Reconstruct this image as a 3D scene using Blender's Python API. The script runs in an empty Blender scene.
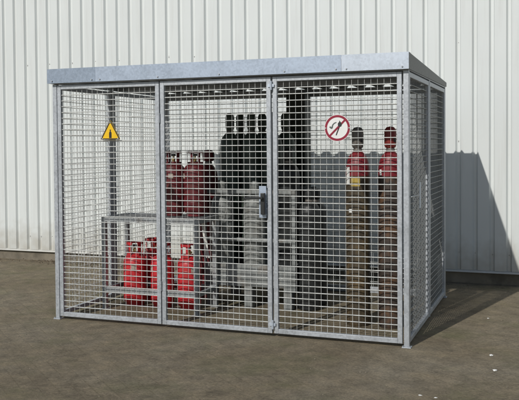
import bpy, bmesh, math, random
from mathutils import Vector, Matrix
random.seed(7)
C = bpy.context.scene.collection
PI = math.pi
scene = bpy.context.scene

# ------------------------------------------------------------------ materials
def new_mat(name, base, rough=.6, metal=0., var=.15, scale=6., bump=0., bscale=60., rvar=0., spec=.5, coat=0.,
            stain=None, stain_amt=0., stain_scale=3., streak=None):
    m = bpy.data.materials.new(name); m.use_nodes = True
    nt = m.node_tree; N = nt.nodes; L = nt.links
    p = N['Principled BSDF']
    p.inputs['Roughness'].default_value = rough
    p.inputs['Metallic'].default_value = metal
    p.inputs['Specular IOR Level'].default_value = spec
    p.inputs['Coat Weight'].default_value = coat
    tc = N.new('ShaderNodeTexCoord')
    geo = N.new('ShaderNodeNewGeometry')
    src = geo.outputs['Position']
    n = N.new('ShaderNodeTexNoise'); n.inputs['Scale'].default_value = scale; n.inputs['Detail'].default_value = 6
    L.new(src, n.inputs['Vector'])
    r = N.new('ShaderNodeValToRGB')
    b = Vector(base[:3])
    r.color_ramp.elements[0].position = .3; r.color_ramp.elements[1].position = .72
    r.color_ramp.elements[0].color = (*(b * (1 - var)), 1); r.color_ramp.elements[1].color = (*[min(1, c * (1 + var)) for c in b], 1)
    L.new(n.outputs['Fac'], r.inputs['Fac'])
    out = r.outputs['Color']
    if stain:
        n2 = N.new('ShaderNodeTexNoise'); n2.inputs['Scale'].default_value = stain_scale; n2.inputs['Detail'].default_value = 9
        n2.inputs['Roughness'].default_value = .65
        if streak:
            mp = N.new('ShaderNodeMapping'); mp.inputs['Scale'].default_value = streak
            L.new(src, mp.inputs['Vector']); L.new(mp.outputs['Vector'], n2.inputs['Vector'])
        else:
            L.new(src, n2.inputs['Vector'])
        r2 = N.new('ShaderNodeValToRGB'); r2.color_ramp.elements[0].position = .5; r2.color_ramp.elements[1].position = .68
        r2.color_ramp.elements[0].color = (0, 0, 0, 1); r2.color_ramp.elements[1].color = (stain_amt,) * 3 + (1,)
        L.new(n2.outputs['Fac'], r2.inputs['Fac'])
        mx = N.new('ShaderNodeMix'); mx.data_type = 'RGBA'
        L.new(r2.outputs['Color'], mx.inputs[0]); L.new(out, mx.inputs[6]); mx.inputs[7].default_value = (*stain, 1)
        out = mx.outputs[2]
    L.new(out, p.inputs['Base Color'])
    if rvar:
        mr = N.new('ShaderNodeMapRange'); mr.inputs['To Min'].default_value = rough - rvar; mr.inputs['To Max'].default_value = rough + rvar
        L.new(n.outputs['Fac'], mr.inputs['Value']); L.new(mr.outputs['Result'], p.inputs['Roughness'])
    if bump:
        nb = N.new('ShaderNodeTexNoise'); nb.inputs['Scale'].default_value = bscale; nb.inputs['Detail'].default_value = 5
        L.new(src, nb.inputs['Vector'])
        bp = N.new('ShaderNodeBump'); bp.inputs['Strength'].default_value = bump; bp.inputs['Distance'].default_value = .01
        L.new(nb.outputs['Fac'], bp.inputs['Height']); L.new(bp.outputs['Normal'], p.inputs['Normal'])
    return m

def galv(name, base=(.45, .475, .505), metal=.55, rough=.48, var=.16):
    """hot dip galvanised steel: voronoi spangle over a soft noise"""
    m = bpy.data.materials.new(name); m.use_nodes = True
    nt = m.node_tree; N = nt.nodes; L = nt.links; p = N['Principled BSDF']
    p.inputs['Metallic'].default_value = metal
    geo = N.new('ShaderNodeNewGeometry')
    v = N.new('ShaderNodeTexVoronoi'); v.inputs['Scale'].default_value = 70
    L.new(geo.outputs['Position'], v.inputs['Vector'])
    n = N.new('ShaderNodeTexNoise'); n.inputs['Scale'].default_value = 5; n.inputs['Detail'].default_value = 7
    L.new(geo.outputs['Position'], n.inputs['Vector'])
    sx = N.new('ShaderNodeSeparateColor'); L.new(v.outputs['Color'], sx.inputs[0])
    a = N.new('ShaderNodeMath'); a.operation = 'MULTIPLY_ADD'; a.inputs[1].default_value = .45
    L.new(sx.outputs[0], a.inputs[0]); L.new(n.outputs['Fac'], a.inputs[2])
    r = N.new('ShaderNodeValToRGB'); b = Vector(base)
    r.color_ramp.elements[0].position = .35; r.color_ramp.elements[1].position = 1.0
    r.color_ramp.elements[0].color = (*(b * (1 - var)), 1); r.color_ramp.elements[1].color = (*(b * (1 + var)), 1)
    L.new(a.outputs[0], r.inputs['Fac']); L.new(r.outputs['Color'], p.inputs['Base Color'])
    mr = N.new('ShaderNodeMapRange'); mr.inputs['To Min'].default_value = rough - .1; mr.inputs['To Max'].default_value = rough + .12
    L.new(a.outputs[0], mr.inputs['Value']); L.new(mr.outputs['Result'], p.inputs['Roughness'])
    return m

M = {}
M['galv'] = galv('galvanised_steel')
M['galv_wire'] = galv('galvanised_wire', (.60, .61, .59), .3, .5, .2)
M['side_wire'] = galv('shade_darkened_wire', (.27, .28, .28), .5, .55, .1)  # right side mesh: same galvanised wire, its dim unlit look put into the colour
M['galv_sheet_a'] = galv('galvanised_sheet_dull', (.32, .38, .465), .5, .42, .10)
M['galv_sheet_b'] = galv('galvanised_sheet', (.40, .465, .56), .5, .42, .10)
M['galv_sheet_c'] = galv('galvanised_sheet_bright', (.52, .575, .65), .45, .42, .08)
M['side_sheet'] = galv('side_sheet_dark_reflection', (.20, .205, .20), .35, .55, .25)  # side fascias: unlit face and dark reflection painted into the base colour
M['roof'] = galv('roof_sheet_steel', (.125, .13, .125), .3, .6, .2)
M['old_galv'] = new_mat('weathered_pallet_steel', (.25, .265, .26), .6, .25, .25, 9, .1, 80, stain=(.18, .13, .09), stain_amt=.5, stain_scale=6)
M['rack'] = new_mat('rack_steel', (.38, .40, .41), .5, .4, .2, 9, .1, 80, stain=(.2, .13, .08), stain_amt=.35, stain_scale=8)
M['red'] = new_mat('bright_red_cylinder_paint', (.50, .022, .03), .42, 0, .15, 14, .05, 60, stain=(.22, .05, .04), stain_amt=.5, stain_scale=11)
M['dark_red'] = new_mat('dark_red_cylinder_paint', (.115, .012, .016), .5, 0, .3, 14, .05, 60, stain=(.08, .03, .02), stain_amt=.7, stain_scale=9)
M['shoulder_red'] = new_mat('shoulder_red_paint', (.19, .014, .022), .45, 0, .15, 14, .05, 60, stain=(.2, .05, .04), stain_amt=.5, stain_scale=14)
M['cap_red'] = new_mat('dull_red_cap_paint', (.24, .03, .025), .5, 0, .25, 20)
M['green'] = new_mat('dark_green_cylinder_paint', (.050, .070, .058), .5, 0, .3, 10, .06, 60, stain=(.05, .05, .04), stain_amt=.5, stain_scale=9)
M['black'] = new_mat('black_paint', (.024, .026, .026), .45, 0, .25, 10, .05, 60)
M['grey'] = new_mat('grey_cylinder_paint', (.20, .21, .20), .5, 0, .15, 8, .05, 60, stain=(.13, .12, .10), stain_amt=.6, stain_scale=7)
M['brown'] = new_mat('brown_cylinder_paint', (.066, .050, .030), .55, 0, .4, 9, .08, 60, stain=(.16, .10, .035), stain_amt=.7, stain_scale=8)
M['umber'] = new_mat('dark_brown_cylinder_paint', (.046, .034, .028), .55, 0, .25, 9, .08, 60, stain=(.2, .09, .03), stain_amt=.5, stain_scale=8)
M['yellow_label'] = new_mat('yellow_label_paint', (.42, .30, .06), .5, 0, .15, 20)
M['white_label'] = new_mat('white_label_paper', (.75, .75, .72), .6, 0, .08, 40)
M['old_label'] = new_mat('faded_label_paper', (.42, .36, .30), .7, 0, .3, 60, stain=(.2, .05, .04), stain_amt=.8, stain_scale=60)
M['rust'] = new_mat('rusty_orange_ring', (.42, .17, .04), .7, 0, .35, 25, .1)
M['brass'] = new_mat('brass_valve', (.55, .40, .18), .35, .8, .2, 30)
M['cap_grey'] = new_mat('grey_cap_steel', (.17, .155, .14), .5, .3, .3, 25, .08, 70)
M['sign_yellow'] = new_mat('sign_yellow_paint', (.85, .52, .01), .45, 0, .06, 20)
M['sign_black'] = new_mat('sign_black_paint', (.02, .02, .02), .5, 0, .1, 20)
M['sign_white'] = new_mat('sign_white_paint', (.80, .80, .78), .45, 0, .04, 20)
M['sign_red'] = new_mat('sign_red_paint', (.27, .010, .035), .45, 0, .08, 20)
M['sign_grey'] = new_mat('sign_pictogram_grey', (.10, .12, .11), .5, 0, .1, 20)
M['locker'] = new_mat('dark_green_locker_paint', (.022, .03, .026), .55, 0, .2, 6, .05, 60)
M['strap'] = new_mat('white_webbing', (.72, .72, .68), .8, 0, .12, 60, .2, 200)
M['plinth'] = new_mat('dirty_concrete_plinth', (.19, .165, .125), .9, 0, .3, 5, .4, 40, stain=(.09, .08, .06), stain_amt=.7, stain_scale=4)
M['screw'] = new_mat('screw_steel', (.45, .45, .44), .6, .2, .1, 30)

def wall_mat():
    m = new_mat('white_cladding_paint', (.700, .732, .722), .42, 0, .025, 1.3, .03, 14,
                stain=(.47, .46, .43), stain_amt=.2, stain_scale=2.0, streak=(9, 9, .45))
    nt = m.node_tree; N = nt.nodes; L = nt.links; p = N['Principled BSDF']
    src = p.inputs['Base Color'].links[0].from_socket
    # splash dirt near the foot of the wall
    geo = N.new('ShaderNodeNewGeometry'); s = N.new('ShaderNodeSeparateXYZ'); L.new(geo.outputs['Position'], s.inputs[0])
    n = N.new('ShaderNodeTexNoise'); n.inputs['Scale'].default_value = 9; n.inputs['Detail'].default_value = 6
    L.new(geo.outputs['Position'], n.inputs['Vector'])
    a = N.new('ShaderNodeMath'); a.operation = 'MULTIPLY_ADD'; a.inputs[1].default_value = -.55
    L.new(n.outputs['Fac'], a.inputs[0]); L.new(s.outputs['Z'], a.inputs[2])
    mr = N.new('ShaderNodeMapRange'); mr.inputs['From Min'].default_value = -.15; mr.inputs['From Max'].default_value = .25
    mr.inputs['To Min'].default_value = .55; mr.inputs['To Max'].default_value = 0
    L.new(a.outputs[0], mr.inputs['Value'])
    mx = N.new('ShaderNodeMix'); mx.data_type = 'RGBA'
    L.new(mr.outputs['Result'], mx.inputs[0]); L.new(src, mx.inputs[6]); mx.inputs[7].default_value = (.36, .32, .25, 1)
    L.new(mx.outputs[2], p.inputs['Base Color'])
    return m
M['wall'] = wall_mat()

def ground_mat():
    m = bpy.data.materials.new('dirty_block_paving'); m.use_nodes = True
    nt = m.node_tree; N = nt.nodes; L = nt.links; p = N['Principled BSDF']
    p.inputs['Roughness'].default_value = .93; p.inputs['Specular IOR Level'].default_value = .25
    geo = N.new('ShaderNodeNewGeometry'); src = geo.outputs['Position']
    def noise(scale, detail=6, rough=.6, vec=None):
        n = N.new('ShaderNodeTexNoise'); n.inputs['Scale'].default_value = scale; n.inputs['Detail'].default_value = detail
        n.inputs['Roughness'].default_value = rough; L.new(vec or src, n.inputs['Vector']); return n
    def ramp(sock, stops):
        r = N.new('ShaderNodeValToRGB'); e = r.color_ramp.elements
        e[0].position, e[0].color = stops[0][0], (*stops[0][1], 1); e[1].position, e[1].color = stops[-1][0], (*stops[-1][1], 1)
        for q, c in stops[1:-1]:
            k = e.new(q); k.color = (*c, 1)
        L.new(sock, r.inputs['Fac']); return r.outputs['Color']
    def mix(f, a, b, mode='MIX'):
        x = N.new('ShaderNodeMix'); x.data_type = 'RGBA'; x.blend_type = mode
        if isinstance(f, (int, float)): x.inputs[0].default_value = f
        else: L.new(f, x.inputs[0])
        L.new(a, x.inputs[6])
        if isinstance(b, tuple): x.inputs[7].default_value = (*b, 1)
        else: L.new(b, x.inputs[7])
        return x.outputs[2]
    big = noise(.9, 8, .6); mid = noise(6.5, 9, .72); fine = noise(60, 6, .75)
    base = ramp(big.outputs['Fac'], [(.32, (.168, .138, .092)), (.5, (.206, .173, .120)), (.68, (.226, .197, .146))])
    midc = ramp(mid.outputs['Fac'], [(.3, (.60, .60, .61)), (.5, (.95, .95, .95)), (.7, (1.28, 1.25, 1.20))])
    c = mix(1., base, midc, 'MULTIPLY')
    finec = ramp(fine.outputs['Fac'], [(.32, (.60, .60, .59)), (.5, (1.0, 1.0, 1.0)), (.68, (1.42, 1.40, 1.36))])
    c = mix(.8, c, finec, 'MULTIPLY')
    # block joints, warped and half filled with sand
    warp = N.new('ShaderNodeMix'); warp.data_type = 'VECTOR'
    wn = noise(7, 3, .5)
    va = N.new('ShaderNodeVectorMath'); va.operation = 'MULTIPLY_ADD'
    L.new(wn.outputs['Color'], va.inputs[0]); va.inputs[1].default_value = (.014, .014, 0); L.new(src, va.inputs[2])
    mp = N.new('ShaderNodeMapping'); mp.inputs['Rotation'].default_value = (0, 0, math.radians(41)); L.new(va.outputs[0], mp.inputs['Vector'])
    bk = N.new('ShaderNodeTexBrick'); bk.inputs['Scale'].default_value = 1; bk.inputs['Brick Width'].default_value = .2
    bk.inputs['Row Height'].default_value = .1; bk.inputs['Mortar Size'].default_value = .007; bk.inputs['Mortar Smooth'].default_value = .6
    bk.inputs['Color1'].default_value = (.86, .84, .84, 1); bk.inputs['Color2'].default_value = (1.06, 1.06, 1.06, 1); bk.inputs['Mortar'].default_value = (.66, .64, .60, 1)
    L.new(mp.outputs['Vector'], bk.inputs['Vector'])
    fade = N.new('ShaderNodeMapRange'); fade.inputs['From Min'].default_value = .42; fade.inputs['From Max'].default_value = .62
    fade.inputs['To Min'].default_value = .0; fade.inputs['To Max'].default_value = .5
    fn = noise(1.6, 5, .6); L.new(fn.outputs['Fac'], fade.inputs['Value'])
    c = mix(fade.outputs['Result'], c, mix(1., c, bk.outputs['Color'], 'MULTIPLY'))
    # dark damp or oily marks and pale dust
    sp = noise(2.6, 9, .7)
    c = mix(ramp(sp.outputs['Fac'], [(.58, (0, 0, 0)), (.74, (.55, .55, .55))]), c, (.075, .064, .048))
    sp2 = noise(3.7, 9, .72)
    mp2 = N.new('ShaderNodeMapping'); mp2.inputs['Location'].default_value = (7, 3, 1); L.new(src, mp2.inputs['Vector']); L.new(mp2.outputs[0], sp2.inputs['Vector'])
    c = mix(ramp(sp2.outputs['Fac'], [(.58, (0, 0, 0)), (.76, (.5, .5, .5))]), c, (.27, .235, .175))
    # moss in the damp strip
    sm = noise(1.9, 7, .66); mp3 = N.new('ShaderNodeMapping'); mp3.inputs['Location'].default_value = (1, 9, 4); L.new(src, mp3.inputs['Vector']); L.new(mp3.outputs[0], sm.inputs['Vector'])
    c = mix(ramp(sm.outputs['Fac'], [(.5, (0, 0, 0)), (.72, (.45, .45, .45))]), c, (.105, .115, .05))
    L.new(c, p.inputs['Base Color'])
    h = N.new('ShaderNodeMath'); h.operation = 'MULTIPLY_ADD'; h.inputs[1].default_value = .5
    L.new(fine.outputs['Fac'], h.inputs[0]); L.new(mid.outputs['Fac'], h.inputs[2])
    h2 = N.new('ShaderNodeMath'); h2.operation = 'MULTIPLY_ADD'; h2.inputs[1].default_value = -.05
    L.new(bk.outputs['Fac'], h2.inputs[0]); L.new(h.outputs[0], h2.inputs[2])
    bp = N.new('ShaderNodeBump'); bp.inputs['Strength'].default_value = .55; bp.inputs['Distance'].default_value = .02
    L.new(h2.outputs[0], bp.inputs['Height']); L.new(bp.outputs['Normal'], p.inputs['Normal'])
    return m
M['ground'] = ground_mat()

# ------------------------------------------------------------------ mesh helpers
def BM(): return bmesh.new()

def box(bm, x0, x1, y0, y1, z0, z1, bevel=0.):
    r = bmesh.ops.create_cube(bm, size=1, matrix=Matrix.Translation(((x0+x1)/2, (y0+y1)/2, (z0+z1)/2)) @ Matrix.Diagonal((x1-x0, y1-y0, z1-z0, 1)))
    if bevel:
        es = list({e for v in r['verts'] for e in v.link_edges})
        bmesh.ops.bevel(bm, geom=es, offset=bevel, segments=2, affect='EDGES', profile=.6)
    return bm

def rod(bm, a, b, r, seg=8, r2=None):
    a = Vector(a); b = Vector(b); d = b - a
    q = d.to_track_quat('Z', 'Y').to_matrix().to_4x4()
    bmesh.ops.create_cone(bm, cap_ends=True, segments=seg, radius1=r, radius2=r if r2 is None else r2, depth=d.length,
                          matrix=Matrix.Translation((a + b) / 2) @ q)
    return bm

def lathe(bm, prof, seg=28, cx=0, cy=0):
    rings = []
    for r, z in prof:
        if r < 1e-5: rings.append([bm.verts.new((cx, cy, z))])
        else: rings.append([bm.verts.new((cx + r*math.cos(2*PI*k/seg), cy + r*math.sin(2*PI*k/seg), z)) for k in range(seg)])
    for A, B in zip(rings, rings[1:]):
        for k in range(seg):
            k2 = (k + 1) % seg
            if len(A) == 1 and len(B) == 1: continue
            if len(A) == 1: bm.faces.new((A[0], B[k2], B[k]))
            elif len(B) == 1: bm.faces.new((A[k], A[k2], B[0]))
            else: bm.faces.new((A[k], A[k2], B[k2], B[k]))
    return bm

def shell(bm, r, t, a0, a1, z0, z1, n=20, cx=0, cy=0, bulge=0.):
    """curved plate of thickness t between two angles"""
    cols = []
    for k in range(n + 1):
        a = a0 + (a1 - a0) * k / n; c, s = math.cos(a), math.sin(a)
        cols.append([bm.verts.new((cx + (r + o) * c, cy + (r + o) * s, z)) for o, z in ((0, z0), (t, z0), (t + bulge, z1), (bulge, z1))])
    for A, B in zip(cols, cols[1:]):
        for i in range(4):
            j = (i + 1) % 4
            bm.faces.new((A[i], B[i], B[j], A[j]))
    bm.faces.new(cols[0]); bm.faces.new(cols[-1][::-1])
    return bm

def prism(bm, pts, y0, y1):
    """polygon in x-z extruded along y"""
    A = [bm.verts.new((x, y0, z)) for x, z in pts]; B = [bm.verts.new((x, y1, z)) for x, z in pts]
    bm.faces.new(A); bm.faces.new(B[::-1])
    n = len(pts)
    for i in range(n):
        j = (i + 1) % n; bm.faces.new((A[j], A[i], B[i], B[j]))
    return bm

def obj(name, bm, mat, parent=None, smooth=False, loc=None):
    bmesh.ops.recalc_face_normals(bm, faces=bm.faces[:])
    me = bpy.data.meshes.new(name); bm.to_mesh(me); bm.free()
    me.materials.append(mat)
    if smooth:
        me.polygons.foreach_set('use_smooth', [True] * len(me.polygons))
        me.set_sharp_from_angle(angle=math.radians(35))
    o = bpy.data.objects.new(name, me); C.objects.link(o)
    if parent: o.parent = parent
    if loc: o.location = loc
    return o

def tag(o, label=None, cat=None, group=None, kind=None):
    if label: o['label'] = label
    if cat: o['category'] = cat
    if group: o['group'] = group
    if kind: o['kind'] = kind
    return o

def thing(name, label, cat, loc=(0, 0, 0), rotz=0, group=None):
    o = bpy.data.objects.new(name, None); C.objects.link(o)
    o.location = loc; o.rotation_euler = (0, 0, rotz); o.empty_display_size = .1
    return tag(o, label, cat, group)

def copy_tree(o, parent=None):
    c = o.copy(); C.objects.link(c); c.parent = parent
    for ch in list(o.children): copy_tree(ch, c)
    return c

def first_or_copy(cache, key, make):
    if key not in cache:
        cache[key] = make(); return cache[key]
    return copy_tree(cache[key])

# ------------------------------------------------------------------ dimensions
W, D, H = 3.10, 2.11, 2.065      # cage
WY, WZ = 3.031, .138             # wall plane, lower edge of cladding
T = .04                          # tube

# ------------------------------------------------------------------ ground
bm = BM()
# one sheet, finer near the cage so that it can be gently uneven
xs = [-150, -60, -25, -12] + [-8 + .25*i for i in range(61)] + [12, 25, 60, 150]
ys = [-150, -60, -25, -12] + [-7 + .25*i for i in range(41)] + [WY+.25, 12, 60, 150]
def gz(x, y):
    if abs(x) > 8 or y < -7 or y > WY: return 0
    if -.2 < x < W + .2 and -.2 < y < D + .2: return 0
    return -.006 + .006*math.sin(1.7*x + .6*y)*math.cos(1.3*y - .5*x)
vs = [[bm.verts.new((x, y, gz(x, y))) for x in xs] for y in ys]
for j in range(len(ys)-1):
    for i in range(len(xs)-1):
        bm.faces.new((vs[j][i], vs[j][i+1], vs[j+1][i+1], vs[j+1][i]))
g = obj('ground', bm, M['ground'], smooth=True); tag(g, kind='structure')

# ------------------------------------------------------------------ wall of the hall
wall = thing('cladding_wall', 'white ribbed metal wall of the building behind the cage', 'wall', (0, WY, 0))
P = .17625; ph = -1.482
x0w, x1w, ztop = -13.0, 15.0, 6.2
k0 = int(math.floor((x0w - ph) / P)); k1 = int(math.ceil((x1w - ph) / P))
def cladding(ka, kb, z0, z1, yo):
    bm = BM(); pts = []
    dpt = .027
    for k in range(ka, kb):
        x = ph + k * P
        pts += [(x - .010, 0), (x + .009, dpt), (x + .036, dpt), (x + .050, 0)]
    pts.append((ph + kb*P - .010, 0))
    # sheet ends: small lap
    a = [bm.verts.new((x, y + yo, z0)) for x, y in pts]; b = [bm.verts.new((x, y + yo, z1)) for x, y in pts]
    for i in range(len(pts)-1): bm.faces.new((a[i], a[i+1], b[i+1], b[i]))
    return bm
# cladding in sheets of six ribs with a tiny step at each lap
shs = list(range(k0, k1, 6))
cl = BM()
for n, k in enumerate(shs):
    b2 = cladding(k, min(k + 6, k1), WZ, ztop, -.0012*(n % 2))
    me = bpy.data.meshes.new('t'); b2.to_mesh(me); b2.free(); cl.from_mesh(me); bpy.data.meshes.remove(me)
obj('cladding', cl, M['wall'], wall)
# solid structure behind the sheet, roof edge
bm = BM(); box(bm, x0w, x1w, .05, .30, 0, ztop + .02); obj('wall_core', bm, M['plinth'], wall)
bm = BM(); box(bm, x0w, x1w, -.03, .32, ztop + .022, ztop + .20); obj('parapet_cap', bm, M['galv_sheet_b'], wall)
bm = BM(); prism(bm, [(x0w, -.14), (x1w, -.14), (x1w, WZ-.014), (x0w, WZ-.014)], .012, .048); obj('plinth', bm, M['plinth'], wall)
# drip flashing
bm = BM()
prof = [(.036, WZ + .004), (-.012, WZ - .004), (-.024, WZ - .022), (-.021, WZ - .024), (-.008, WZ - .007), (.036, WZ - .001)]
A = [bm.verts.new((x0w, y, z)) for y, z in prof]; B = [bm.verts.new((x1w, y, z)) for y, z in prof]
for i in range(len(prof)): j = (i+1) % len(prof); bm.faces.new((A[i], A[j], B[j], B[i]))
bm.faces.new(A); bm.faces.new(B[::-1])
obj('drip_flashing', bm, M['wall'], wall)
# fixing screws in the valleys
bm = BM()
for k in range(k0 + 60, k1 - 55):
    for z in (.32, 1.55, 2.62, 3.9, 5.2):
        if random.random() < .3 and k % 2 == 0 or z == .32 and random.random() < .5:
            x = ph + k*P + .023 + random.uniform(-.003, .003)
            rod(bm, (x, .0335, z + random.uniform(-.03, .03)), (x, .024, z + random.uniform(-.002, .002)), .0055, 6)
o = obj('fixing_screws', bm, M['screw'], wall); o['kind'] = 'stuff'

# ------------------------------------------------------------------ cage
cage = thing('gas_cage', 'galvanised steel mesh cage with flat roof standing on the paving', 'cage')

def posts():
    for i, (x, y) in enumerate(((T/2 - .003, T/2 - .003), (W - T/2 + .0, T/2 - .003), (T/2, D - T/2), (W - T/2, D - T/2))):
        bm = BM(); box(bm, x - T/2, x + T/2, y - T/2, y + T/2, .008, H - .002, .003)
        o = obj('corner_post', bm, M['galv'], cage)
        b2 = BM(); box(b2, x - .034, x + .034, y - .036, y + .034, 0.0, .0075, .002)
        for sx in (-1, 1): rod(b2, (x + sx*.026, y - .029, .007), (x + sx*.026, y - .029, .017), .005, 6)
        obj('foot_plate', b2, M['galv'], o)
posts()

WR_H, WR_V = .0038, .0016
def grid(u0, u1, z0, z1, plane, c, pitch=.05, side=-1, rh=WR_H, rv=WR_V, waves=True):
    """welded mesh: u along the panel, horizontals on the outer face"""
    bm = BM()
    def P_(u, z, off): return (u, c + off, z) if plane == 'y' else (c + off, u, z)
    n = round((z1 - z0) / pitch)
    for k in range(1, n):
        z = z0 + (z1 - z0) * k / n
        dz = random.uniform(-.0012, .0012)
        rod(bm, P_(u0 - .004, z + dz, side*rh*.9), P_(u1 + .004, z - dz, side*rh*.9), rh, 6)
    n = round((u1 - u0) / pitch)
    for k in range(1, n):
        u = u0 + (u1 - u0) * k / n
        rod(bm, P_(u, z0 - .004, -side*rv*.9), P_(u, z1 + .004, -side*rv*.9), rv, 6)
    return bm

def frame(bm, u0, u1, z0, z1, plane, c, t=.038, d=.034):
    def B(ua, ub, za, zb):
        if plane == 'y': box(bm, ua, ub, c - d/2, c + d/2, za, zb, .0025)
        else: box(bm, c - d/2, c + d/2, ua, ub, za, zb, .0025)
    B(u0, u0 + t, z0, z1); B(u1 - t, u1, z0, z1)
    B(u0 + t + .0005, u1 - t - .0005, z0, z0 + t); B(u0 + t + .0005, u1 - t - .0005, z1 - t, z1)
    return bm

zb, zt = .028, H - .012
def panel(name, u0, u1, plane, c, side, label=None, t=.036, rh=WR_H, rv=WR_V, wm='galv_wire'):
    bm = BM(); frame(bm, u0, u1, zb, zt, plane, c, t)
    fr = obj(name, bm, M['galv'], cage)
    if label: fr['label'] = label
    obj('wire_mesh', grid(u0 + t, u1 - t, zb + t, zt - t, plane, c, .05, side, rh, rv), M[wm], fr)
    return fr

fy = .017
p1 = panel('front_panel', T + .001, 1.037, 'y', fy, -1)
door = panel('door', 1.049, 2.021, 'y', fy - .004, -1, 'front door leaf with lock')
p3 = panel('front_panel', 2.035, W - T - .012, 'y', fy, -1)
# side panels
SM = .0037
for x, sgn in ((.019, -1), (W - .019, 1)):
    ym = .945 if sgn < 0 else 1.05
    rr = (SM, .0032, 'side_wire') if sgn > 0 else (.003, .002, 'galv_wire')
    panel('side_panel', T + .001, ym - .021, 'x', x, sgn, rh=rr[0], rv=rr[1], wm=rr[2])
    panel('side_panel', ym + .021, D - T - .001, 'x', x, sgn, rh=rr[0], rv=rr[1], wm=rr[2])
    bm = BM(); box(bm, x - .02, x + .02, ym - .019, ym + .019, .02, H - .003, .003); obj('mullion', bm, M['galv'], cage)
panel('back_panel', T + .001, W/2 - .002, 'y', D - .017, 1)
panel('back_panel', W/2 + .002, W - T - .001, 'y', D - .017, 1)

# top ring beam under the roof
for nm, a in (('front', (0, W, -.004, .036)), ('back', (0, W, D - .036, D + .004))):
    bm = BM(); box(bm, a[0], a[1], a[2], a[3], H, H + .03, .002); obj('roof_beam', bm, M['galv'], cage)
for x in (.018, W - .018):
    bm = BM(); box(bm, x - .018, x + .018, .037, D - .037, H, H + .03, .002); obj('roof_beam', bm, M['galv'], cage)
bm = BM(); box(bm, .04, W - .04, D/2 - .02, D/2 + .02, H - .005, H + .029, .002); obj('roof_beam', bm, M['galv'], cage)
# low threshold rail behind the front (ground frame)
bm = BM(); box(bm, T + .002, W - T - .002, D - .034, D - .002, .004, .026); obj('ground_rail', bm, M['galv'], cage)

# roof: trapezoidal sheet falling to the back + fascias
roof = thing('roof', None, None); roof.parent = cage
bm = BM(); rp = .187; pts = []
zf_, zb_ = H + .112, H + .045
x = -.01
prof = []
while x < W + .0:
    prof += [(x, 0), (x + .055, 0), (x + .08, .032), (x + .145, .032), (x + .17, 0)]
    x += rp
prof = [q for q in prof if q[0] < W + .015]
a = [bm.verts.new((px, -.02, zf_ - .03 + pz)) for px, pz in prof]; b = [bm.verts.new((px, D + .03, zb_ - .012 + pz)) for px, pz in prof]
for i in range(len(prof)-1): bm.faces.new((a[i], a[i+1], b[i+1], b[i]))
obj('roof_sheet', bm, M['roof'], roof)
FZ0, FZ1 = H + .004, 2.193
def fascia(xa, xb, mat, yo=0.):
    bm = BM()
    box(bm, xa, xb, -.042 - yo, -.038 - yo, FZ0, FZ1)           # face
    box(bm, xa, xb, -.0375 - yo, -.012, FZ0, FZ0 + .003)         # lower return
    box(bm, xa, xb, -.0375 - yo, .05, FZ1 - .003, FZ1)          # top return
    return obj('front_fascia', bm, mat, roof)
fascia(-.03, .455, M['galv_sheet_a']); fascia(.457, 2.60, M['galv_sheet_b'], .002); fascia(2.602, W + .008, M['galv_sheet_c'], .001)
for fx in (.02, .42, .50, 1.05, 1.60, 2.15, 2.56, 2.64, 3.06):
    bm = BM(); rod(bm, (fx, -.052, FZ0 + .02), (fx, -.036, FZ0 + .02), .0065, 6); obj('fascia_bolt', bm, M['galv'], roof)
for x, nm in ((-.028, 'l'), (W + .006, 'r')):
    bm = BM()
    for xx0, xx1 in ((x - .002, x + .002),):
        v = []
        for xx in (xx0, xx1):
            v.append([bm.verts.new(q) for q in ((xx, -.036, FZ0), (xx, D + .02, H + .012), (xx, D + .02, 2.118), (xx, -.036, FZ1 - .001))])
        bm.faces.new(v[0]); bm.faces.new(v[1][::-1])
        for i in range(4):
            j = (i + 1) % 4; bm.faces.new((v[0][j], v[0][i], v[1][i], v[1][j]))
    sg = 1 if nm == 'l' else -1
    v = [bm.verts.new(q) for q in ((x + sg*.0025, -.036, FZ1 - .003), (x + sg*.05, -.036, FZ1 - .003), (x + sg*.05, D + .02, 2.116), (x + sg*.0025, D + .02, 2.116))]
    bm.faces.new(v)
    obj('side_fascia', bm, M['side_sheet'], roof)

# door furniture: lock plate, case, lever, hinges
sx = 2.021 - .036
lk = BM(); box(lk, sx - .058, sx + .002, -.0275, -.0225, .945, 1.195, .001)
lock = obj('lock_plate', lk, M['galv_sheet_b'], door)
b2 = BM(); box(b2, sx - .036, sx - .004, -.060, -.028, .972, 1.142, .005); obj('lock_case', b2, M['black'], lock)
b2 = BM(); rod(b2, (sx - .020, -.058, 1.105), (sx - .020, -.090, 1.105), .010, 10); rod(b2, (sx - .016, -.083, 1.106), (sx - .165, -.083, 1.098), .0095, 10)
obj('door_handle', b2, M['black'], lock, True)
for z in (.10, 1.985):
    b2 = BM(); rod(b2, (2.029, -.016, z - .035), (2.029, -.016, z + .035), .009, 10)
    box(b2, 2.001, 2.052, -.0135, -.0095, z - .012, z + .012)
    obj('latch_bracket', b2, M['galv_sheet_c'], door)
for z in (.35, 1.75):
    b2 = BM(); rod(b2, (1.043, -.013, z - .04), (1.043, -.013, z + .04), .008, 10); obj('hinge', b2, M['galv'], door)
# plate with bolt on right side
b2 = BM(); box(b2, W + .009, W + .013, .425, .475, 1.01, 1.215, .001)
hp = obj('side_handle', b2, M['galv_sheet_c'], cage)
b2 = BM(); rod(b2, (W + .012, .04, 1.125), (W + .012, .424, 1.115), .004, 8); obj('bolt_rod', b2, M['galv'], hp)

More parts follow.
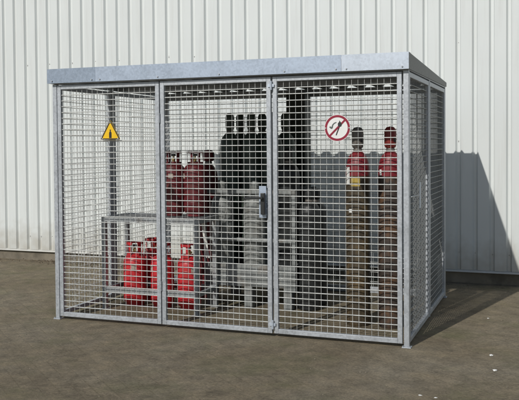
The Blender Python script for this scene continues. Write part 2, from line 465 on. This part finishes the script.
# ------------------------------------------------------------------ signs
ys_ = -.014
ws = thing('warning_sign', 'yellow triangular warning sign with black border on the left mesh panel', 'sign', (.580, ys_, 1.58))
def tri(s, zc=.051):
    h = s * .866 ; return [(-s/2, zc - h/3), (s/2, zc - h/3), (0, zc + 2*h/3)]
def rtri(s, r, zc=.051):
    pts = []
    base = tri(s, zc)
    n = 5
    for i in range(3):
        c = Vector(base[i]); ce = Vector((0, zc)); dirc = (ce - c).normalized(); cc = c + dirc * r * 2
        ang = math.atan2(-dirc.y, -dirc.x)
        for k in range(n + 1):
            a = ang - PI/3 + 2*PI/3 * k / n
            pts.append((cc.x + r*math.cos(a), cc.y + r*math.sin(a)))
    return pts
bm = BM(); prism(bm, rtri(.196, .008), -.0015, .0015); obj('sign_plate', bm, M['sign_yellow'], ws)
def ring_poly(bm, outer, inner, y0, y1):
    n = len(outer)
    rows = [[bm.verts.new((p[0], y, p[1])) for p in poly] for poly, y in ((outer, y0), (inner, y0), (inner, y1), (outer, y1))]
    for i in range(n):
        j = (i + 1) % n
        for k in range(4):
            l = (k + 1) % 4; bm.faces.new((rows[k][i], rows[k][j], rows[l][j], rows[l][i]))
bm = BM(); ring_poly(bm, rtri(.192, .007), rtri(.158, .005), -.0025, -.0018); obj('border', bm, M['sign_black'], ws)
# pictogram: upright gas bottle
bm = BM(); prism(bm, [(-.012, .008), (.012, .008), (.012, .052), (.009, .060), (.0045, .064), (.0045, .074), (.007, .074), (.007, .080), (-.007, .080), (-.007, .074), (-.0045, .074), (-.0045, .064), (-.009, .060), (-.012, .052)], -.0025, -.0018)
obj('pictogram', bm, M['sign_black'], ws)

def ties(pts, parent):
    for x, z in pts:
        bm = BM(); rod(bm, (x, -.004, z), (x, .010, z), .0035, 8); rod(bm, (x, -.0052, z), (x, -.0016, z), .006, 8); obj('fixing_bolt', bm, M['screw'], parent)
ties([(-.075, .004), (.075, .004), (0, .140)], ws)
ps = thing('prohibition_sign', 'round white sign with red ring and slash forbidding naked flames', 'sign', (2.562, ys_, 1.644))
def circ(r, n=48): return [(r*math.cos(2*PI*k/n), r*math.sin(2*PI*k/n)) for k in range(n)]
bm = BM(); prism(bm, circ(.102), -.0015, .0015); obj('sign_plate', bm, M['sign_white'], ps)
bm = BM(); ring_poly(bm, circ(.0985), circ(.081), -.0025, -.0018); obj('red_ring', bm, M['sign_red'], ps)
bm = BM(); q = [(-.062, -.052), (-.052, -.062), (.062, .052), (.052, .062)]; prism(bm, q, -.0034, -.0027); obj('slash', bm, M['sign_red'], ps)
ties([(-.092, 0), (.092, 0)], ps)
# burning match: stick, head, hand outline
bm = BM()
prism(bm, [(-.014, -.054), (-.006, -.057), (.024, .018), (.016, .022)], -.0025, -.0018)
obj('match_pictogram', bm, M['sign_black'], ps)
fl = [(.004, .026), (.006, .014), (.016, .008), (.030, .012), (.036, .026), (.030, .040), (.016, .058), (.014, .044), (.006, .038)]
bm = BM(); prism(bm, fl, -.0040, -.0035); obj('flame_pictogram', bm, M['sign_black'], ps)
bm = BM()
hp_ = [(-.064, .006), (-.056, .014), (-.046, .008), (-.040, .026), (-.026, .040), (-.008, .046), (-.006, .039), (-.022, .032), (-.032, .020), (-.036, -.002), (-.048, -.008)]
prism(bm, hp_, -.0024, -.0018); obj('hand_pictogram', bm, M['sign_grey'], ps)

# ------------------------------------------------------------------ rack
rk = thing('steel_rack', 'low galvanised steel rack carrying dark red gas bottles behind the left mesh', 'rack', (.165, .50, 0))
RW, RD, RH = .995, .46, .865
for x in (0.02, RW - .035):
    for y in (.02, RD - .02):
        bm = BM(); box(bm, x - .02, x + .02, y - .02, y + .02, .006, RH - .045, .002); l = obj('leg', bm, M['rack'], rk)
        b2 = BM(); box(b2, x - .035, x + .035, y - .035, y + .035, 0, .0055); obj('foot_plate', b2, M['rack'], l)
bm = BM(); box(bm, 0, RW, 0, .035, RH - .044, RH, .002); box(bm, 0, RW, RD - .035, RD, RH - .044, RH, .002)
box(bm, 0, .035, .036, RD - .036, RH - .044, RH - .001, .002); box(bm, RW - .035, RW, .036, RD - .036, RH - .044, RH - .001, .002)
obj('shelf_frame', bm, M['rack'], rk)
bm = BM()
for k in range(20):
    xx = .05 + k * (RW - .1) / 19; box(bm, xx - .012, xx + .012, .036, RD - .036, RH - .012, RH - .005)
obj('shelf_grating', bm, M['rack'], rk)
bm = BM(); box(bm, .041, RW - .056, .003, .033, .155, .205, .002); obj('rail', bm, M['rack'], rk)
bm = BM(); box(bm, .041, RW - .056, RD - .033, RD - .003, .155, .205, .002); obj('rail', bm, M['rack'], rk)
for x in (.02, RW - .035):
    bm = BM(); box(bm, x - .015, x + .015, .041, RD - .041, .16, .20, .002); obj('rail', bm, M['rack'], rk)

# ------------------------------------------------------------------ small gas bottles
cache = {}
def small_bottle(mat, cmat):
    t = thing('gas_bottle', '', 'gas bottle')
    bm = BM()
    prof = [(.0, .022), (.075, .020), (.097, .030), (.108, .050), (.110, .075), (.110, .40), (.107, .425), (.098, .450), (.082, .470), (.058, .486), (.032, .495), (.030, .505), (0, .505)]
    lathe(bm, prof, 32)
    for z in (.13, .36):      # weld beads
        lathe(bm, [(.1098, z - .004), (.1118, z), (.1098, z + .004)], 32)
    obj('body', bm, mat, t, True)
    bm = BM(); shell(bm, .080, .004, 0, 2*PI - .001, 0.0, .032, 30); obj('foot_ring', bm, mat, t, True)
    bm = BM()
    # collar with an opening towards the front and hand holes left as windows
    shell(bm, .074, .003, -PI/2 + .55, 1.5*PI - .55, .462, .500, 24, bulge=.0)
    for a in (-PI/2 + .55, -.1, .9, 2.0, PI + .1 - .35, 1.5*PI - .85):
        shell(bm, .074, .003, a, a + .32, .5005, .580, 4)
    shell(bm, .071, .009, -PI/2 + .35, 1.5*PI - .35, .5805, .604, 24)
    obj('collar', bm, cmat, t, True)
    bm = BM(); lathe(bm, [(.016, .505), (.016, .535), (.011, .538), (.011, .556), (0, .556)], 12)
    rod(bm, (0, 0, .528), (.0, -.045, .528), .011, 10)
    v = obj('valve', bm, M['brass'], t, True)
    bm = BM(); lathe(bm, [(0, .557), (.020, .557), (.022, .562), (.022, .572), (.018, .577), (0, .577)], 12); obj('hand_wheel', bm, M['black'], v, True)
    bm = BM(); shell(bm, .1113, .0008, -PI/2 - .30, -PI/2 + .10, .35, .395, 10)
    obj('label_sticker', bm, M['old_label'], t)
    return t

def put(t, loc, rz, label, group, cat=None, s=(1, 1, 1)):
    t.location = loc; t.rotation_euler = (0, 0, rz); t['label'] = label; t['group'] = group; t.scale = s
    return t
G1 = 'small red gas bottles on and under the rack'
low = [(.347, .80, .5, 'bright red gas bottle under the rack, leftmost of the front ones'),
       (.645, .79, -.6, 'bright red gas bottle under the rack, right behind the left stile of the door'),
       (.925, .79, .9, 'bright red gas bottle under the rack, beside its right leg'),
       (.385, 1.10, 2.0, 'bright red gas bottle standing behind the others under the rack')]
for x, y, r, lb in low:
    put(first_or_copy(cache, 'red', lambda: small_bottle(M['red'], M['red'])), (x, y, 0), r, lb, G1)
up = [(.750, .84, .3, 'left of the two dark red gas bottles on top of the rack'),
      (.975, .835, -.7, 'right of the two dark red gas bottles on top of the rack')]
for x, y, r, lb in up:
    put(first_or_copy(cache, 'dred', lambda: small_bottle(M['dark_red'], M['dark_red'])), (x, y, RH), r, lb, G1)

# ------------------------------------------------------------------ tall cylinders
def tall(body, cap, zbody=1.42, ztot=1.66, r=.105, rcap=.048, shoulder=None, ring=None, marks=()):
    """steel gas cylinder: body, shoulder band, neck ring, valve cap"""
    t = thing('gas_cylinder', '', 'gas cylinder')
    hs = zbody  # top of dome
    dome = [(r, hs - .17), (r*.99, hs - .14), (r*.95, hs - .105), (r*.87, hs - .07), (r*.74, hs - .04), (r*.56, hs - .015), (r*.40, hs)]
    split = hs - .20
    bm = BM(); lathe(bm, [(0, .012), (r*.80, .004), (r*.93, .0), (r*.99, .012), (r, .035), (r, split)] + ([] if shoulder else dome + [(0, hs)]), 32)
    obj('body', bm, body, t, True)
    if shoulder:
        bm = BM(); lathe(bm, [(r - .001, split), (r + .0006, split + .001)] + dome + [(0, hs)], 32); obj('shoulder', bm, shoulder, t, True)
    bm = BM(); lathe(bm, [(r*.40, hs), (.036, hs + .004), (.038, hs + .018), (.034, hs + .030), (0, hs + .030)], 20); obj('neck_ring', bm, M['cap_grey'], t, True)
    z0 = hs + .030
    bm = BM(); lathe(bm, [(.030, z0), (rcap*.86, z0 + .006), (rcap, z0 + .03), (rcap, ztot - .05), (rcap*.9, ztot - .025), (rcap*.62, ztot - .007), (0, ztot)], 20)
    c = obj('valve_cap', bm, cap, t, True)
    # vent holes as dark inset pads
    for a in (-PI/2 + .7, PI/2 + .7):
        obj('vent_slot', shell(BM(), rcap + .0002, .0006, a, a + .5, z0 + .05, z0 + .085, 5), M['black'], c)
    if ring:
        bm = BM(); lathe(bm, [(r, .05), (r + .006, .048), (r + .007, .0), (r - .002, .0)], 32); obj('foot_ring', bm, ring, t, True)
    for a0, a1, za, zb2, m, nm in marks:
        bm = BM(); shell(bm, r + .0008, .001, a0, a1, za, zb2, 10); obj(nm, bm, m, t)
    return t

F = -PI/2
# two cylinders at the right, with red shoulders
a = tall(M['brown'], M['cap_grey'], 1.455, 1.665, .100, .050, M['shoulder_red'], None,
         [(F - .95, F - .50, 1.19, 1.33, M['white_label'], 'tag'), (F - .35, F + .40, 1.17, 1.25, M['yellow_label'], 'yellow_band'),
          (F - .6, F - .3, .95, .98, M['white_label'], 'sticker')])
put(a, (2.560, .66, 0), 0, 'tall brown gas cylinder with red shoulder, grey cap and a white tag', 'tall gas cylinders at the right end', 'gas cylinder')
b = tall(M['umber'], M['cap_red'], 1.455, 1.665, .100, .050, M['shoulder_red'], None,
         [(F - .95, F - .7, 1.26, 1.31, M['white_label'], 'sticker')])
put(b, (2.835, .66, 0), .1, 'tall brown gas cylinder with red cap and red shoulder in the right front corner', 'tall gas cylinders at the right end', 'gas cylinder')

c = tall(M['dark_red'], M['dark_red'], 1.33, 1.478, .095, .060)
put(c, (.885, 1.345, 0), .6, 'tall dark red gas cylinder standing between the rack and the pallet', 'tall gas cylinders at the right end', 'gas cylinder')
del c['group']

# ------------------------------------------------------------------ cylinder pallet
PX0, PX1, PY0, PY1 = 1.010, 1.865, .985, 1.69
pz = .38
pl = thing('cylinder_pallet', 'weathered steel pallet frame holding grey and dark green gas cylinders', 'pallet', (PX0, PY0, 0))
pw, pd = PX1 - PX0, PY1 - PY0
bm = BM(); box(bm, .0, pw, .0, .02, .201, pz + .02, .002); box(bm, .0, pw, pd - .02, pd, .201, pz + .02, .002)
box(bm, 0, .02, .021, pd - .021, .201, pz + .02, .002); box(bm, pw - .02, pw, .021, pd - .021, .201, pz + .02, .002)
box(bm, .021, pw - .021, .021, pd - .021, .201, .209); obj('base_tray', bm, M['old_galv'], pl)
for x in (0.0, pw/2 - .04, pw - .08):
    for y in (0.0, pd - .09):
        bm = BM(); box(bm, x, x + .08, y + .001, y + .09, 0, .200, .003); obj('foot', bm, M['old_galv'], pl)
for x in (-.021, pw + .001):
    for y in (.0, pd - .03):
        bm = BM(); box(bm, x, x + .02 + .015*(x > 0), y, y + .03, .18, 1.105, .002); obj('post', bm, M['old_galv'], pl)
for z in (.62, 1.065):
    bm = BM(); box(bm, .003, pw - .001, .0, .022, z, z + .035, .002); obj('rail', bm, M['old_galv'], pl)
    bm = BM(); box(bm, .003, pw - .001, pd - .022, pd, z, z + .035, .002); obj('rail', bm, M['old_galv'], pl)
bm = BM(); rod(bm, (.13, .012, .66), (.26, .012, 1.06), .008, 8); obj('brace', bm, M['old_galv'], pl)

tz = .210
def grn(): return tall(M['green'], M['green'], 1.425, 1.625, .103, .044)
def gry(): return tall(M['grey'], M['grey'], .86, .98, .112, .045)
G2 = 'dark green gas cylinders in the pallet'
grs = [(1.125, 1.33, .2, 'dark green gas cylinder at the left of the front green row in the pallet'),
       (1.352, 1.33, 1.2, 'dark green gas cylinder second from left in the front green row'),
       (1.150, 1.545, 2.1, 'dark green gas cylinder at the left of the rear pallet row'),
       (1.385, 1.545, .7, 'dark green gas cylinder in the middle of the rear pallet row'),
       (1.565, 1.33, 2.9, 'dark green gas cylinder mostly hidden behind the lock stile of the door'),
       (1.622, 1.56, .4, 'dark green gas cylinder whose cap shows just right of the door')]
for i, (x, y, r, lb) in enumerate(grs):
    put(first_or_copy(cache, 'grn', grn), (x, y, tz), r, lb, G2)
    bpy.context.view_layer.update()
G3 = 'short grey gas cylinders in the pallet'
gr = [(1.128, 1.125, .2, 'short grey gas cylinder at the left of the pallet front'),
      (1.462, 1.120, 1.4, 'short grey gas cylinder right of the dark gap, behind the door lock')]
for x, y, r, lb in gr: put(first_or_copy(cache, 'gry', gry), (x, y, tz), r, lb, G3)

# cylinders standing on the ground right of the pallet
G4 = 'black gas cylinders beside the pallet'
blk = lambda: tall(M['black'], M['black'], 1.42, 1.60, .105, .045)
bl = [(1.995, 1.12, .9, (1, 1, .70), 'short black gas cylinder right beside the pallet post, nearer of the two'),
      (1.985, 1.36, 1.9, (1, 1, .69), 'short black gas cylinder right of the pallet, farther of the two'),
      (1.752, 1.26, .4, (1, 1, .80), 'x')]
for x, y, r, s, lb in bl[:2]: put(first_or_copy(cache, 'blk', blk), (x, y, 0), r, lb, G4, s=s)
x, y, r, s, lb = bl[2]
put(first_or_copy(cache, 'blk', None), (x, y, tz), r, 'black gas cylinder inside the pallet at its right post, in front of the locker', G4, s=s)

# dark tall locker against the back mesh
lkx = 1.624
lo = thing('steel_locker', 'tall narrow dark locker at the back reaching up to the roof beam', 'locker', (lkx, 1.84, 0))
bm = BM(); box(bm, -.085, .118, 0, .20, .02, 2.05, .004); obj('cabinet', bm, M['locker'], lo)
bm = BM(); box(bm, -.080, .113, -.014, -.001, .06, 2.03, .003); d_ = obj('door', bm, M['locker'], lo)
b2 = BM(); box(b2, .085, .10, -.028, -.0145, 1.0, 1.12, .003); obj('handle', b2, M['cap_grey'], d_)
bm = BM(); box(bm, -.08, .113, .005, .195, 0, .019); obj('base', bm, M['black'], lo)

# straps hanging on the pallet and rack
def strap(pts, w=.028, t=.003):
    bm = BM(); rows = []
    for (x, y, z, tw) in pts:
        c, s = math.cos(tw) * w/2, math.sin(tw) * w/2
        rows.append([bm.verts.new(q) for q in ((x - c, y - s, z), (x + c, y + s, z), (x + c, y + s + t, z), (x - c, y - s + t, z))])
    for A, B in zip(rows, rows[1:]):
        for i in range(4): j = (i + 1) % 4; bm.faces.new((A[i], A[j], B[j], B[i]))
    bm.faces.new(rows[0]); bm.faces.new(rows[-1][::-1])
    return bm
o = obj('hanging_strap', strap([(0, 0, 0, 0), (.006, -.004, -.10, .2), (.022, -.006, -.22, .4), (.034, -.004, -.34, .2), (.048, 0, -.42, .1)], .035), M['strap'], loc=(.995, .955, .875))
tag(o, 'white webbing strap hanging at the pallet corner beside the rack', 'strap', 'white straps hanging on the pallet')
o = obj('hanging_strap', strap([(0, 0, 0, 0), (-.002, -.004, -.10, .2), (-.012, -.006, -.2, .5), (-.022, -.004, -.30, .3), (-.03, 0, -.37, .1)], .03), M['strap'], loc=(1.145, .955, .83))
tag(o, 'second white webbing strap hanging on the pallet, right of the longer one', 'strap', 'white straps hanging on the pallet')

# ------------------------------------------------------------------ scraps on the paving
def scrap(x, y, s, lb, seed):
    rnd = random.Random(seed); bm = BM()
    bmesh.ops.create_icosphere(bm, subdivisions=1, radius=s)
    for v in bm.verts: v.co = Vector((v.co.x * rnd.uniform(.7, 1.3), v.co.y * rnd.uniform(.6, 1.2), v.co.z * .45 * rnd.uniform(.7, 1.1) + s*.3))
    o = obj('pebble', bm, M['white_label'], loc=(x, y, -.006)); tag(o, lb, 'pebble', 'pale pebbles on the paving')
SCR = [(0, 0)]
def scraps(lst):
    for i, (x, y, s, lb) in enumerate(lst): scrap(x, y, s, lb, i + 3)
scraps([(3.683, -.003, .016, 'white pebble on the sunny paving right of the cage, the farther of the right pair'),
        (3.736, -.389, .017, 'white pebble on the sunny paving right of the cage, the nearer of the right pair'),
        (3.349, -1.094, .013, 'small pale pebble at the bottom edge in front of the right cage corner'),
        (3.445, -1.11, .012, 'second small pale pebble at the bottom edge, right of the other'),
        (3.568, 1.253, .012, 'tiny pale pebble in the sun next to the cage shadow')])
# loose grit
bm = BM(); rnd = random.Random(5)
for k in range(1500):
    x = rnd.uniform(-4, 6); y = rnd.uniform(-4.5, 2.9)
    if rnd.random() < .35: y = WY - abs(rnd.gauss(0, .12)) - .03
    s = rnd.uniform(.002, .006)
    mtx = Matrix.Translation((x, y, gz(x, y) + s*.3)) @ Matrix.Rotation(rnd.uniform(0, 6), 4, 'Z') @ Matrix.Diagonal((s*rnd.uniform(.7, 1.5), s, s*.7, 1))
    bmesh.ops.create_icosphere(bm, subdivisions=1, radius=1, matrix=mtx)
M['grit'] = new_mat('grit_stone', (.20, .175, .13), .9, 0, .4, 9)
g2 = obj('grit', bm, M['grit']); tag(g2, 'fine loose grit scattered on the paving', 'grit', kind='stuff')

M['litter'] = new_mat('dry_leaf', (.085, .055, .03), .85, 0, .5, 30)
bm = BM(); rnd = random.Random(11)
for k in range(520):
    x = rnd.choice((rnd.uniform(-4, 6), rnd.gauss(-1.9, .35), rnd.gauss(-.9, .3), rnd.gauss(.1, .4))); y = WY - .03 - abs(rnd.gauss(0, .10)) - (.15 if rnd.random() < .3 else 0)
    s_ = rnd.uniform(.007, .02); c = Vector((x, y, .004 + rnd.uniform(0, .012))); a = rnd.uniform(0, 6.3)
    u = Vector((math.cos(a), math.sin(a), rnd.uniform(-.4, .4))) * s_; v = Vector((-math.sin(a), math.cos(a), rnd.uniform(-.3, .5))) * s_ * .55
    bm.faces.new([bm.verts.new(c + q) for q in (u, u*.3 + v, -u*.5 + v*.9, -u, -u*.4 - v, u*.4 - v*.8)])
tag(obj('leaf_litter', bm, M['litter']), 'dry leaf litter and crumbs along the foot of the white wall', 'leaf litter', kind='stuff')

# ------------------------------------------------------------------ light
SUN = Vector((.236, .955, -.735)).normalized()      # direction the light travels
el = math.asin(-SUN.z); az = math.atan2(-SUN.x, -SUN.y)
ld = bpy.data.lights.new('sun', 'SUN'); ld.energy = 3.0; ld.angle = math.radians(.53); ld.color = (1., .965, .905)
lo_ = bpy.data.objects.new('sun', ld); C.objects.link(lo_); lo_.rotation_euler = SUN.to_track_quat('-Z', 'Y').to_euler(); lo_.location = (-3, -10, 9)
w = bpy.data.worlds.new('World'); scene.world = w; w.use_nodes = True
nt = w.node_tree; bg = nt.nodes['Background']
sky = nt.nodes.new('ShaderNodeTexSky'); sky.sky_type = 'NISHITA'; sky.sun_disc = False
sky.sun_elevation = el; sky.sun_rotation = az % (2*PI); sky.air_density = 1.0; sky.dust_density = .6
nt.links.new(sky.outputs[0], bg.inputs[0]); bg.inputs[1].default_value = .066

# ------------------------------------------------------------------ camera
f, cx, cy, X, Y, Z, ya, pi_, ro = 797.7212714208991, 249.0665502073418, 166.87513795053619, 4.108634141215914, -5.9273671360860245, 1.5183380242406197, -0.36638854049095354, -0.027173740408781302, -0.007915175558435152
cyw, syw = math.cos(ya), math.sin(ya); cp, sp_ = math.cos(pi_), math.sin(pi_)
fw = Vector((syw*cp, cyw*cp, sp_)); rt = Vector((cyw, -syw, 0)); upv = rt.cross(fw)
r2 = rt*math.cos(ro) + upv*math.sin(ro); u2 = -rt*math.sin(ro) + upv*math.cos(ro)
cam = bpy.data.cameras.new('camera'); co = bpy.data.objects.new('camera', cam); C.objects.link(co)
co.matrix_world = Matrix(((r2.x, u2.x, -fw.x, X), (r2.y, u2.y, -fw.y, Y), (r2.z, u2.z, -fw.z, Z), (0, 0, 0, 1)))
cam.sensor_width = 36; cam.lens = 36*f/519; cam.shift_x = (259.5 - cx)/519; cam.shift_y = -(200 - cy)/519
cam.clip_start = .1; cam.clip_end = 1000
scene.camera = co
scene.view_settings.view_transform = 'Standard'; scene.view_settings.look = 'None'; scene.view_settings.gamma = 1
scene.view_settings.exposure = 0; scene.view_settings.use_curve_mapping = False
